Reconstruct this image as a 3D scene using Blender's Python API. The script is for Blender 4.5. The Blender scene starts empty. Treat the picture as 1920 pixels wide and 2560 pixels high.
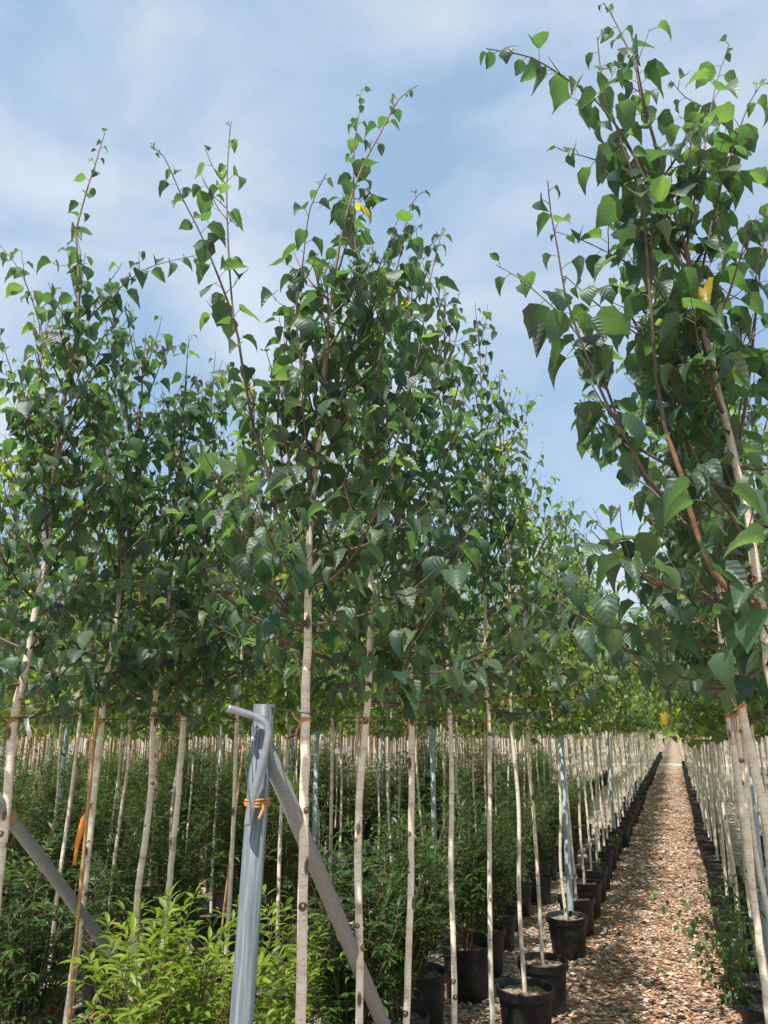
import bpy, bmesh, math, random
import numpy as np
from mathutils import Vector, Matrix

R = math.radians
rng = np.random.default_rng(11)
random.seed(11)
scene = bpy.context.scene
C = scene.collection

# ------------------------------------------------------------------ camera
CAM_H, PITCH, YAW, FPX = 1.60, R(15.6), R(19.93), 1923.0
cam_d = bpy.data.cameras.new('camera')
cam_d.sensor_fit = 'HORIZONTAL'
cam_d.sensor_width = 36.0
cam_d.lens = 36.0 * FPX / 1920.0
cam_d.clip_start, cam_d.clip_end = 0.05, 3000
cam = bpy.data.objects.new('camera', cam_d)
cam.location = (0, 0, CAM_H)
cam.rotation_euler = (math.pi / 2 + PITCH, 0, YAW)
C.objects.link(cam)
scene.camera = cam

# ------------------------------------------------------------------ light
SUN_EL, SUN_AZ = R(63), R(258)      # azimuth of the sun counter-clockwise from +X
sun_vec = Vector((math.cos(SUN_EL) * math.cos(SUN_AZ), math.cos(SUN_EL) * math.sin(SUN_AZ), math.sin(SUN_EL)))
world = bpy.data.worlds.new('World')
scene.world = world
world.use_nodes = True
nt = world.node_tree
nt.nodes.clear()
w_out = nt.nodes.new('ShaderNodeOutputWorld')
w_bg = nt.nodes.new('ShaderNodeBackground')
sky = nt.nodes.new('ShaderNodeTexSky')
sky.sky_type = 'NISHITA'
sky.sun_disc = False
sky.sun_elevation = SUN_EL
sky.sun_rotation = math.pi / 2 - SUN_AZ
sky.dust_density = 1.6
sky.ozone_density = 1.6
tc = nt.nodes.new('ShaderNodeTexCoord')
mp = nt.nodes.new('ShaderNodeMapping')
mp.inputs['Scale'].default_value = (1.0, 1.5, 2.2)
mp.inputs['Rotation'].default_value = (0.3, 0.2, 0.9)
mp.inputs['Location'].default_value = (0.35, 0.1, 0.55)
n1 = nt.nodes.new('ShaderNodeTexNoise')
n1.inputs['Scale'].default_value = 2.7
n1.inputs['Detail'].default_value = 7
n1.inputs['Roughness'].default_value = 0.5
n1.inputs['Distortion'].default_value = 0.35
rp = nt.nodes.new('ShaderNodeValToRGB')
rp.color_ramp.elements[0].position = 0.36
rp.color_ramp.elements[0].color = (0.48, 0.48, 0.48, 1)
rp.color_ramp.elements[1].position = 0.66
rp.color_ramp.elements[1].color = (0.80, 0.80, 0.80, 1)
mx = nt.nodes.new('ShaderNodeMixRGB')
crp = nt.nodes.new('ShaderNodeValToRGB')          # thin blue haze to white cloud
crp.color_ramp.elements[0].position = 0.37
crp.color_ramp.elements[0].color = (0.49, 0.72, 0.94, 1)
crp.color_ramp.elements[1].position = 0.58
crp.color_ramp.elements[1].color = (0.69, 0.78, 0.86, 1)
cml = nt.nodes.new('ShaderNodeMixRGB')
cml.blend_type = 'MULTIPLY'
cml.inputs['Fac'].default_value = 1.0
cml.inputs['Color2'].default_value = (9.0, 9.0, 9.3, 1)
nt.links.new(n1.outputs['Fac'], crp.inputs['Fac'])
nt.links.new(crp.outputs['Color'], cml.inputs['Color1'])
nt.links.new(cml.outputs['Color'], mx.inputs['Color2'])
nt.links.new(tc.outputs['Generated'], mp.inputs['Vector'])
nt.links.new(mp.outputs['Vector'], n1.inputs['Vector'])
nt.links.new(n1.outputs['Fac'], rp.inputs['Fac'])
nt.links.new(rp.outputs['Color'], mx.inputs['Fac'])
nt.links.new(sky.outputs['Color'], mx.inputs['Color1'])
nt.links.new(mx.outputs['Color'], w_bg.inputs['Color'])
w_bg.inputs['Strength'].default_value = 0.093
nt.links.new(w_bg.outputs['Background'], w_out.inputs['Surface'])

sun_d = bpy.data.lights.new('sun', 'SUN')
sun_d.energy = 5.0
sun_d.angle = R(0.53)
sun_d.color = (1.0, 0.95, 0.87)
sun = bpy.data.objects.new('sun', sun_d)
sun.rotation_euler = sun_vec.to_track_quat('Z', 'Y').to_euler()
C.objects.link(sun)

scene.view_settings.view_transform = 'Standard'
scene.view_settings.look = 'None'
scene.view_settings.exposure = 0.50
scene.view_settings.gamma = 1.0
scene.cycles.use_denoising = True
scene.cycles.max_bounces = 7
scene.cycles.diffuse_bounces = 4
scene.cycles.glossy_bounces = 2
scene.cycles.transmission_bounces = 4
scene.cycles.sample_clamp_indirect = 6.0

# ------------------------------------------------------------------ measuring helpers
SZ = 1920.0 / 1659.0
FWD = Vector((-math.sin(YAW), math.cos(YAW), 0))
RGT = Vector((math.cos(YAW), math.sin(YAW), 0))
def ray(xz, yz):
    x, y = (xz * SZ - 960) / FPX, (1280 - yz * SZ) / FPX
    f = math.cos(PITCH) - y * math.sin(PITCH)
    v = math.sin(PITCH) + y * math.cos(PITCH)
    return FWD * f + RGT * x + Vector((0, 0, v))
def at_d(xz, yz, D):
    r = ray(xz, yz)
    return Vector((0, 0, CAM_H)) + r * (D / r.dot(FWD))
def at_x(xz, yz, X):
    r = ray(xz, yz)
    return Vector((0, 0, CAM_H)) + r * (X / r.x)
def in_view(p, pad=40):
    q = Vector(p) - Vector((0, 0, CAM_H))
    f, x, v = q.dot(FWD), q.dot(RGT), q.z
    zc = f * math.cos(PITCH) + v * math.sin(PITCH)
    yc = -f * math.sin(PITCH) + v * math.cos(PITCH)
    if zc < 0.1:
        return False
    return abs(x / zc * FPX) < 960 + pad and abs(yc / zc * FPX) < 1280 + pad
def depth(X, Y):
    return Vector((X, Y, 0)).dot(FWD)

# ------------------------------------------------------------------ materials
def new_mat(name):
    m = bpy.data.materials.new(name)
    m.use_nodes = True
    t = m.node_tree
    t.nodes.clear()
    out = t.nodes.new('ShaderNodeOutputMaterial')
    return m, t, out
def N(t, kind, **kw):
    n = t.nodes.new(kind)
    for k, v in kw.items():
        if k in n.inputs:
            n.inputs[k].default_value = v
        else:
            setattr(n, k, v)
    return n
def ramp(t, stops, interp='LINEAR'):
    n = t.nodes.new('ShaderNodeValToRGB')
    cr = n.color_ramp
    cr.interpolation = interp
    while len(cr.elements) < len(stops):
        cr.elements.new(0.5)
    for e, (p, c) in zip(cr.elements, stops):
        e.position = p
        e.color = (*c, 1)
    return n
def rand_socket(t):
    g = N(t, 'ShaderNodeNewGeometry')
    oi = N(t, 'ShaderNodeObjectInfo')
    a = N(t, 'ShaderNodeMath', operation='MULTIPLY_ADD')
    t.links.new(oi.outputs['Random'], a.inputs[0])
    a.inputs[1].default_value = 7.31
    t.links.new(g.outputs['Random Per Island'], a.inputs[2])
    f = N(t, 'ShaderNodeMath', operation='FRACT')
    t.links.new(a.outputs[0], f.inputs[0])
    return f.outputs[0], g
def leaf_mat(name, stops, under, trans=0.32, rough=0.42, veins=True, tcol=(1.7, 2.0, 0.9), spec=0.5):
    m, t, out = new_mat(name)
    r, g = rand_socket(t)
    rp = ramp(t, stops)
    t.links.new(r, rp.inputs['Fac'])
    # blotchy tone inside the blade
    tcn = N(t, 'ShaderNodeTexCoord')
    nz = N(t, 'ShaderNodeTexNoise', Scale=38.0, Detail=3.0)
    t.links.new(g.outputs['Position'], nz.inputs['Vector'])
    hs = N(t, 'ShaderNodeHueSaturation')
    mr = N(t, 'ShaderNodeMapRange')
    mr.inputs['To Min'].default_value = 0.72
    mr.inputs['To Max'].default_value = 1.3
    t.links.new(nz.outputs['Fac'], mr.inputs['Value'])
    t.links.new(mr.outputs[0], hs.inputs['Value'])
    t.links.new(rp.outputs['Color'], hs.inputs['Color'])
    mixu = N(t, 'ShaderNodeMixRGB', Fac=0.0)
    mixu.inputs['Color2'].default_value = (*under, 1)
    bf = N(t, 'ShaderNodeMath', operation='MULTIPLY')
    bf.inputs[1].default_value = 0.6
    t.links.new(g.outputs['Backfacing'], bf.inputs[0])
    t.links.new(bf.outputs[0], mixu.inputs['Fac'])
    t.links.new(hs.outputs['Color'], mixu.inputs['Color1'])
    p = N(t, 'ShaderNodeBsdfPrincipled', Roughness=rough)
    p.inputs['Specular IOR Level'].default_value = spec
    t.links.new(mixu.outputs['Color'], p.inputs['Base Color'])
    tr = N(t, 'ShaderNodeBsdfTranslucent')
    tm = N(t, 'ShaderNodeMixRGB', Fac=1.0, blend_type='MULTIPLY')
    tm.inputs['Color2'].default_value = (*tcol, 1)
    t.links.new(hs.outputs['Color'], tm.inputs['Color1'])
    t.links.new(tm.outputs['Color'], tr.inputs['Color'])
    if veins:
        uv = N(t, 'ShaderNodeUVMap')
        sp = N(t, 'ShaderNodeSeparateXYZ')
        t.links.new(uv.outputs['UV'], sp.inputs[0])
        ab = N(t, 'ShaderNodeMath', operation='ABSOLUTE')
        t.links.new(sp.outputs['X'], ab.inputs[0])
        k = N(t, 'ShaderNodeMath', operation='MULTIPLY_ADD')      # v*46 - |u|*60: veins slant up towards the margin
        t.links.new(sp.outputs['Y'], k.inputs[0]); k.inputs[1].default_value = 34.0
        k2 = N(t, 'ShaderNodeMath', operation='MULTIPLY'); k2.inputs[1].default_value = -40.0
        t.links.new(ab.outputs[0], k2.inputs[0])
        t.links.new(k2.outputs[0], k.inputs[2])
        sn = N(t, 'ShaderNodeMath', operation='SINE')
        t.links.new(k.outputs[0], sn.inputs[0])
        bp = N(t, 'ShaderNodeBump', Strength=0.15, Distance=0.003)
        t.links.new(sn.outputs[0], bp.inputs['Height'])
        t.links.new(bp.outputs['Normal'], p.inputs['Normal'])
    ms = N(t, 'ShaderNodeMixShader', Fac=trans)
    t.links.new(p.outputs[0], ms.inputs[1])
    t.links.new(tr.outputs[0], ms.inputs[2])
    t.links.new(ms.outputs[0], out.inputs['Surface'])
    return m

birch_stops = [(0.0, (0.026, 0.056, 0.042)), (0.35, (0.042, 0.084, 0.058)), (0.7, (0.066, 0.118, 0.072)),
               (0.93, (0.100, 0.156, 0.082)), (0.996, (0.12, 0.17, 0.08)), (0.9985, (0.50, 0.32, 0.03))]
M_LEAF = leaf_mat('birch_leaf', birch_stops, (0.135, 0.175, 0.120), 0.48, 0.46, spec=0.65, tcol=(2.1, 2.5, 0.75))
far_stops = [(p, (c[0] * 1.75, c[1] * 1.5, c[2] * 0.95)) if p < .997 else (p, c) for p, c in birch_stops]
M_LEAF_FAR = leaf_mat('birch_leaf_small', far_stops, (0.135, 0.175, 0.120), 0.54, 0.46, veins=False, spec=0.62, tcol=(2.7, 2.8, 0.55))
sunlit_stops = [(0.0, (0.085, 0.155, 0.018)), (0.4, (0.145, 0.225, 0.022)), (0.8, (0.21, 0.29, 0.028)),
            (0.95, (0.25, 0.29, 0.04)), (0.99, (0.34, 0.22, 0.06))]
M_SHRUB_SUNLIT = leaf_mat('sunlit_shrub_leaf', sunlit_stops, (0.12, 0.18, 0.07), 0.42, 0.42, veins=False, tcol=(1.7, 1.9, 0.8))  # shrub standing in full sun: the sunlight is put into the leaf colour
shaded_stops = [(0.0, (0.026, 0.066, 0.022)), (0.5, (0.042, 0.095, 0.026)), (0.9, (0.065, 0.125, 0.026)), (0.985, (0.16, 0.16, 0.04))]
M_SHRUB_SHADED = leaf_mat('shaded_shrub_leaf', shaded_stops, (0.08, 0.13, 0.06), 0.32, 0.40, veins=False)  # same foliage under the crowns, their shade painted into its darker greens
half_shade_stops = [(0.0, (0.045, 0.10, 0.022)), (0.5, (0.07, 0.13, 0.026)), (0.9, (0.10, 0.16, 0.028)), (0.985, (0.2, 0.17, 0.04))]
M_SHRUB_HALF_SHADE = leaf_mat('half_shaded_shrub_leaf', half_shade_stops, (0.10, 0.15, 0.06), 0.36, 0.42, veins=False)  # half-shaded copy, painted between the sunlit and shaded leaf tones
wd_stops = [(0.0, (0.05, 0.12, 0.03)), (1.0, (0.10, 0.18, 0.04))]
M_WEED = leaf_mat('weed_leaf', wd_stops, (0.10, 0.15, 0.07), 0.35, 0.45, veins=False)

def bark_mat(name='white_birch_bark', tint=(1, 1, 1)):
    m, t, out = new_mat(name)
    tcn = N(t, 'ShaderNodeTexCoord')
    oi = N(t, 'ShaderNodeObjectInfo')
    # lenticels: horizontal dashes
    mp = N(t, 'ShaderNodeMapping'); mp.inputs['Scale'].default_value = (55, 55, 240)
    t.links.new(tcn.outputs['Object'], mp.inputs['Vector'])
    addv = N(t, 'ShaderNodeVectorMath', operation='ADD')
    t.links.new(mp.outputs[0], addv.inputs[0])
    sc = N(t, 'ShaderNodeVectorMath', operation='SCALE'); sc.inputs['Scale'].default_value = 90.0
    cb = N(t, 'ShaderNodeCombineXYZ')
    for i in range(3): t.links.new(oi.outputs['Random'], cb.inputs[i])
    t.links.new(cb.outputs[0], sc.inputs[0])
    t.links.new(sc.outputs[0], addv.inputs[1])
    nz = N(t, 'ShaderNodeTexNoise', Scale=1.0, Detail=3.0)
    t.links.new(addv.outputs[0], nz.inputs['Vector'])
    r1 = ramp(t, [(0.57, (0, 0, 0)), (0.66, (1, 1, 1))])
    t.links.new(nz.outputs['Fac'], r1.inputs['Fac'])
    # knots: sparse dark spots
    mp2 = N(t, 'ShaderNodeMapping'); mp2.inputs['Scale'].default_value = (19, 19, 8)
    t.links.new(tcn.outputs['Object'], mp2.inputs['Vector'])
    add2 = N(t, 'ShaderNodeVectorMath', operation='ADD')
    t.links.new(mp2.outputs[0], add2.inputs[0]); t.links.new(sc.outputs[0], add2.inputs[1])
    vo = N(t, 'ShaderNodeTexVoronoi', Scale=1.0)
    t.links.new(add2.outputs[0], vo.inputs['Vector'])
    r2 = ramp(t, [(0.13, (1, 1, 1)), (0.20, (0, 0, 0))])
    t.links.new(vo.outputs['Distance'], r2.inputs['Fac'])
    # broad colour: cream, warm pink, grey
    nb = N(t, 'ShaderNodeTexNoise', Scale=7.0, Detail=4.0)
    t.links.new(addv.outputs[0], nb.inputs['Vector'])
    nb.inputs['Scale'].default_value = 0.12
    r3 = ramp(t, [(0.28, (0.46, 0.37, 0.27)), (0.42, (0.76, 0.67, 0.55)), (0.66, (0.86, 0.80, 0.71))])
    t.links.new(nb.outputs['Fac'], r3.inputs['Fac'])
    m1 = N(t, 'ShaderNodeMixRGB'); m1.inputs['Color2'].default_value = (0.36, 0.27, 0.20, 1)
    f1 = N(t, 'ShaderNodeMath', operation='MULTIPLY'); f1.inputs[1].default_value = 0.55
    t.links.new(r1.outputs['Color'], f1.inputs[0]); t.links.new(f1.outputs[0], m1.inputs['Fac'])
    t.links.new(r3.outputs['Color'], m1.inputs['Color1'])
    m2 = N(t, 'ShaderNodeMixRGB'); m2.inputs['Color2'].default_value = (0.11, 0.075, 0.05, 1)
    t.links.new(r2.outputs['Color'], m2.inputs['Fac']); t.links.new(m1.outputs[0], m2.inputs['Color1'])
    # young brown bark high on the leader
    sp = N(t, 'ShaderNodeSeparateXYZ'); t.links.new(tcn.outputs['Object'], sp.inputs[0])
    mr = N(t, 'ShaderNodeMapRange'); mr.inputs['From Min'].default_value = 1.9; mr.inputs['From Max'].default_value = 2.7
    t.links.new(sp.outputs['Z'], mr.inputs['Value'])
    m3 = N(t, 'ShaderNodeMixRGB'); m3.inputs['Color2'].default_value = (0.20, 0.13, 0.09, 1)
    t.links.new(mr.outputs[0], m3.inputs['Fac']); t.links.new(m2.outputs[0], m3.inputs['Color1'])
    p = N(t, 'ShaderNodeBsdfPrincipled', Roughness=0.62)
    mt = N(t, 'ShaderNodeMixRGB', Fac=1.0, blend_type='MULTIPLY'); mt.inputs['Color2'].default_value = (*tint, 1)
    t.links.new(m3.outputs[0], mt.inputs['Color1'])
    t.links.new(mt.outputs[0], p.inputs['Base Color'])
    bp = N(t, 'ShaderNodeBump', Strength=0.5, Distance=0.002)
    t.links.new(nz.outputs['Fac'], bp.inputs['Height'])
    t.links.new(bp.outputs[0], p.inputs['Normal'])
    t.links.new(p.outputs[0], out.inputs['Surface'])
    return m
M_BARK = bark_mat('white_birch_bark', (1.0, 0.98, 0.93))
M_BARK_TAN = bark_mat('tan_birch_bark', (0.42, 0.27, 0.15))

def simple(name, stops, scale=20.0, rough=0.6, metallic=0.0, bump=0.0, stretch=(1, 1, 1), detail=4.0, spec=0.5, coords='Object', bumpd=0.002):
    m, t, out = new_mat(name)
    tcn = N(t, 'ShaderNodeTexCoord')
    mp = N(t, 'ShaderNodeMapping'); mp.inputs['Scale'].default_value = stretch
    t.links.new(tcn.outputs[coords], mp.inputs['Vector'])
    nz = N(t, 'ShaderNodeTexNoise', Scale=scale, Detail=detail)
    t.links.new(mp.outputs[0], nz.inputs['Vector'])
    rp = ramp(t, stops)
    t.links.new(nz.outputs['Fac'], rp.inputs['Fac'])
    p = N(t, 'ShaderNodeBsdfPrincipled', Roughness=rough, Metallic=metallic)
    p.inputs['Specular IOR Level'].default_value = spec
    t.links.new(rp.outputs['Color'], p.inputs['Base Color'])
    if bump:
        bp = N(t, 'ShaderNodeBump', Strength=bump, Distance=bumpd)
        t.links.new(nz.outputs['Fac'], bp.inputs['Height'])
        t.links.new(bp.outputs[0], p.inputs['Normal'])
    t.links.new(p.outputs[0], out.inputs['Surface'])
    return m
M_TWIG = simple('birch_twig', [(0.3, (0.055, 0.036, 0.028)), (0.7, (0.15, 0.095, 0.062))], 30, 0.55)
M_TWIG_RED = simple('red_brown_limb', [(0.3, (0.16, 0.075, 0.035)), (0.7, (0.34, 0.19, 0.10))], 60, 0.6, bump=0.3)
M_KNOT = simple('knot_scar', [(0.3, (0.07, 0.04, 0.025)), (0.7, (0.26, 0.14, 0.07))], 120, 0.8)
M_GALV = simple('galvanised_steel', [(0.30, (0.085, 0.108, 0.118)), (0.5, (0.135, 0.165, 0.178)), (0.72, (0.27, 0.305, 0.315))], 9, 0.6, 0.15, 0.05, (14, 14, 0.7), 6)
M_GALV_LIGHT = simple('line_post_steel', [(0.3, (0.30, 0.37, 0.40)), (0.7, (0.46, 0.53, 0.56))], 9, 0.55, 0.15, 0.05, (14, 14, 0.7), 6)
M_GALV_DULL = simple('dull_steel', [(0.3, (0.20, 0.21, 0.205)), (0.7, (0.29, 0.30, 0.295))], 160, 0.6, 0.25, 0.04, (1, 1, 1), 8)
M_ROD = simple('grey_rod_steel', [(0.3, (0.26, 0.285, 0.32)), (0.7, (0.38, 0.41, 0.45))], 60, 0.42, 0.6)
M_BOLT = simple('bolt_steel', [(0.3, (0.40, 0.41, 0.42)), (0.7, (0.6, 0.6, 0.6))], 60, 0.3, 0.9)
M_WIRE = simple('wire_steel', [(0.3, (0.10, 0.10, 0.10)), (0.7, (0.20, 0.20, 0.21))], 60, 0.5, 0.7)
M_TIE = simple('orange_tie', [(0.3, (0.42, 0.18, 0.06)), (0.7, (0.62, 0.30, 0.11))], 90, 0.55)
M_RIBBON = simple('orange_ribbon', [(0.3, (0.70, 0.22, 0.02)), (0.7, (0.85, 0.34, 0.04))], 40, 0.5)
M_BAMBOO = simple('bamboo_cane', [(0.3, (0.34, 0.19, 0.07)), (0.7, (0.55, 0.34, 0.14))], 10, 0.5, stretch=(1, 1, 4))
M_TAG = simple('white_plastic_tag', [(0.3, (0.62, 0.63, 0.63)), (0.7, (0.76, 0.76, 0.75))], 12, 0.4)
M_POT = simple('black_pot_plastic', [(0.3, (0.010, 0.010, 0.011)), (0.75, (0.030, 0.029, 0.028))], 14, 0.5, 0, 0.05)
M_SOIL = simple('pot_soil', [(0.3, (0.07, 0.05, 0.035)), (0.5, (0.20, 0.15, 0.10)), (0.72, (0.42, 0.35, 0.27))], 70, 0.95, 0, 0.9, bumpd=0.01)

def litter_mat(name, stops, rough=0.85):
    m, t, out = new_mat(name)
    r, g = rand_socket(t)
    rp = ramp(t, stops, 'CONSTANT')
    t.links.new(r, rp.inputs['Fac'])
    nz = N(t, 'ShaderNodeTexNoise', Scale=90.0, Detail=3.0)
    t.links.new(g.outputs['Position'], nz.inputs['Vector'])
    hs = N(t, 'ShaderNodeHueSaturation')
    mr = N(t, 'ShaderNodeMapRange'); mr.inputs['To Min'].default_value = 0.6; mr.inputs['To Max'].default_value = 1.35
    t.links.new(nz.outputs['Fac'], mr.inputs['Value']); t.links.new(mr.outputs[0], hs.inputs['Value'])
    t.links.new(rp.outputs['Color'], hs.inputs['Color'])
    p = N(t, 'ShaderNodeBsdfPrincipled', Roughness=rough)
    t.links.new(hs.outputs['Color'], p.inputs['Base Color'])
    t.links.new(p.outputs[0], out.inputs['Surface'])
    return m
M_CHIP = litter_mat('leaf_and_stone_litter', [(0.0, (0.19, 0.085, 0.04)), (0.17, (0.34, 0.17, 0.085)), (0.34, (0.44, 0.26, 0.15)),
                    (0.49, (0.50, 0.38, 0.27)), (0.66, (0.62, 0.53, 0.43)), (0.76, (0.30, 0.22, 0.15)), (0.86, (0.46, 0.22, 0.09)), (0.96, (0.72, 0.67, 0.60))])
def ground_mat(name, a, b, c, d, pale=0.45):
    m, t, out = new_mat(name)
    tcn = N(t, 'ShaderNodeTexCoord')
    vo = N(t, 'ShaderNodeTexVoronoi', Scale=48.0)
    t.links.new(tcn.outputs['Object'], vo.inputs['Vector'])
    rp = ramp(t, [(0.0, a), (0.35, b), (0.6, c), (1.0, d)])
    sp = N(t, 'ShaderNodeSeparateXYZ'); t.links.new(vo.outputs['Color'], sp.inputs[0])
    t.links.new(sp.outputs['X'], rp.inputs['Fac'])
    nz = N(t, 'ShaderNodeTexNoise', Scale=1.3, Detail=6.0)
    t.links.new(tcn.outputs['Object'], nz.inputs['Vector'])
    mr = N(t, 'ShaderNodeMapRange'); mr.inputs['To Min'].default_value = 0.55; mr.inputs['To Max'].default_value = 1.35
    t.links.new(nz.outputs['Fac'], mr.inputs['Value'])
    hs = N(t, 'ShaderNodeHueSaturation')
    t.links.new(mr.outputs[0], hs.inputs['Value']); t.links.new(rp.outputs[0], hs.inputs['Color'])
    p = N(t, 'ShaderNodeBsdfPrincipled', Roughness=0.92)
    t.links.new(hs.outputs[0], p.inputs['Base Color'])
    bp = N(t, 'ShaderNodeBump', Strength=0.8, Distance=0.012)
    t.links.new(vo.outputs['Distance'], bp.inputs['Height'])
    t.links.new(bp.outputs[0], p.inputs['Normal'])
    t.links.new(p.outputs[0], out.inputs['Surface'])
    return m
M_GROUND = ground_mat('nursery_gravel', (0.13, 0.08, 0.05), (0.28, 0.20, 0.14), (0.42, 0.35, 0.28), (0.56, 0.51, 0.45))
M_PATH = ground_mat('path_litter', (0.16, 0.085, 0.048), (0.31, 0.185, 0.115), (0.42, 0.30, 0.215), (0.60, 0.52, 0.44))
M_CONC = simple('pale_concrete', [(0.3, (0.40, 0.38, 0.34)), (0.7, (0.52, 0.49, 0.45))], 3, 0.9)

# ------------------------------------------------------------------ mesh helpers
def mesh_np(name, V, F, mat, smooth=True, uv=None):
    """V (n,3), F list/array of equal-size faces or list of lists"""
    me = bpy.data.meshes.new(name)
    V = np.asarray(V, dtype=np.float32)
    if isinstance(F, np.ndarray):
        k = F.shape[1]
        me.vertices.add(len(V)); me.vertices.foreach_set('co', V.ravel())
        me.loops.add(F.size); me.loops.foreach_set('vertex_index', F.ravel().astype(np.int32))
        me.polygons.add(len(F))
        me.polygons.foreach_set('loop_start', (np.arange(len(F)) * k).astype(np.int32))
        if uv is not None:
            ul = me.uv_layers.new(name='UVMap')
            ul.data.foreach_set('uv', np.asarray(uv, dtype=np.float32)[F.ravel()].ravel())
        me.update(calc_edges=True)
    else:
        me.from_pydata([tuple(v) for v in V], [], F)
    me.polygons.foreach_set('use_smooth', [smooth] * len(me.polygons))
    if mat: me.materials.append(mat)
    me.update()
    return me
def link(name, me, parent=None, loc=None, rotz=None, scale=None):
    o = bpy.data.objects.new(name, me)
    C.objects.link(o)
    if parent: o.parent = parent
    if loc is not None: o.location = loc
    if rotz is not None: o.rotation_euler = (0, 0, rotz)
    if scale is not None: o.scale = scale if hasattr(scale, '__len__') else (scale,) * 3
    return o
def tag(o, label, cat, group=None, kind=None):
    if label: o['label'] = label
    if cat: o['category'] = cat
    if group: o['group'] = group
    if kind: o['kind'] = kind
    return o
def thing(name, loc, label, cat, group=None, rotz=0.0, scale=1.0):
    o = link(name, None, None, loc, rotz, scale)
    return tag(o, label, cat, group)

def tube_arrays(pts, rad, sides=8, caps=True):
    """one tube along a polyline; returns V, F(list of quads as array) """
    P = np.asarray([tuple(p) for p in pts], dtype=float)
    n = len(P)
    rad = np.asarray(rad, dtype=float)
    T = np.gradient(P, axis=0)
    T /= np.linalg.norm(T, axis=1)[:, None] + 1e-9
    ref = np.array([0.0, 0, 1]) if abs(T[0][2]) < 0.9 else np.array([1.0, 0, 0])
    A = np.cross(T, ref); A /= np.linalg.norm(A, axis=1)[:, None] + 1e-9
    for i in range(1, n):
        if A[i].dot(A[i - 1]) < 0: A[i] = -A[i]
    B = np.cross(T, A)
    th = np.linspace(0, 2 * np.pi, sides, endpoint=False)
    V = P[:, None, :] + rad[:, None, None] * (np.cos(th)[None, :, None] * A[:, None, :] + np.sin(th)[None, :, None] * B[:, None, :])
    V = V.reshape(-1, 3)
    i = np.arange(n - 1)[:, None] * sides
    j = np.arange(sides)[None, :]
    j2 = (j + 1) % sides
    F = np.stack([i + j, i + j2, i + sides + j2, i + sides + j], axis=-1).reshape(-1, 4)
    return V, F
class Tubes:
    def __init__(s): s.V, s.F, s.n = [], [], 0
    def add(s, pts, rad, sides=6):
        if not hasattr(rad, '__len__'): rad = [rad] * len(pts)
        V, F = tube_arrays(pts, rad, sides)
        s.V.append(V); s.F.append(F + s.n); s.n += len(V)
    def arrays(s): return np.concatenate(s.V), np.concatenate(s.F)
    def mesh(s, name, mat, smooth=True):
        V, F = s.arrays()
        return mesh_np(name, V, F, mat, smooth)
def closed_tube(name, pts, rad, mat, sides=12):
    """tube with end caps (list faces)"""
    if not hasattr(rad, '__len__'): rad = [rad] * len(pts)
    V, F = tube_arrays(pts, rad, sides)
    Fl = [list(map(int, f)) for f in F]
    Fl.append(list(range(sides))[::-1]); Fl.append([len(V) - sides + k for k in range(sides)])
    me = mesh_np(name, V, Fl, mat, True)
    for p in me.polygons:
        if len(p.vertices) > 4: p.use_smooth = False
    return me
def lathe(name, prof, mat, seg=24):
    V, F = [], []
    for (r, z) in prof:
        for k in range(seg):
            a = 2 * math.pi * k / seg
            V.append((r * math.cos(a), r * math.sin(a), z))
    for i in range(len(prof) - 1):
        for k in range(seg):
            k2 = (k + 1) % seg
            F.append([i * seg + k, i * seg + k2, (i + 1) * seg + k2, (i + 1) * seg + k])
    return mesh_np(name, V, F, mat, True)

# ------------------------------------------------------------------ leaves
def birch_blade(seed, hi=True):
    """unit birch leaf: x across, y along, z = normal. returns V, F(tri array), UV"""
    rr = np.random.default_rng(100 + seed)
    if hi:
        ts = np.array([0, .07, .18, .32, .46, .60, .74, .87, 1.0])
        ws = np.array([.07, .285, .385, .41, .375, .295, .19, .085, .0])
    else:
        ts = np.array([0, .30, .66, 1.0]); ws = np.array([.06, .40, .26, 0])
    fold = rr.uniform(0.05, 0.95)
    curl = rr.uniform(0.1, 1.7)
    side = rr.uniform(-0.25, 0.25)
    edge = rr.uniform(-0.5, 0.35)
    V, UV = [], []
    for i, (t, w) in enumerate(zip(ts, ws)):
        # arc along the length
        a = curl * t
        y = (math.sin(a) / curl) if curl > 1e-3 else t
        z = -(1 - math.cos(a)) / curl
        x0 = side * t * t * 0.5
        cols = (-1, 0, 1) if not hi else (-1, -.5, 0, .5, 1)
        for c in cols:
            s = abs(c) * w
            if hi and abs(c) == 1 and 0 < i < len(ts) - 1:
                s *= 1 + (0.07 if i % 2 else -0.05) + rr.uniform(-.03, .03)
            x = x0 + math.copysign(s * math.cos(fold), c) if c else x0
            zz = z + s * math.sin(fold) + (edge * s * s * 1.5 if abs(c) == 1 else 0)
            zz += 0.02 * math.sin(9 * t + 2 * c + seed) * abs(c)
            V.append((x, y, zz)); UV.append((0.5 + c * w if False else c * w, t))
    nc = 3 if not hi else 5
    F = []
    for i in range(len(ts) - 1):
        for k in range(nc - 1):
            a, b, c2, d = i * nc + k, i * nc + k + 1, (i + 1) * nc + k + 1, (i + 1) * nc + k
            if i == len(ts) - 2:
                F.append((a, b, (i + 1) * nc + nc // 2))
            else:
                F.append((a, b, c2)); F.append((a, c2, d))
    return np.array(V), np.array(F), np.array(UV)
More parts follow.
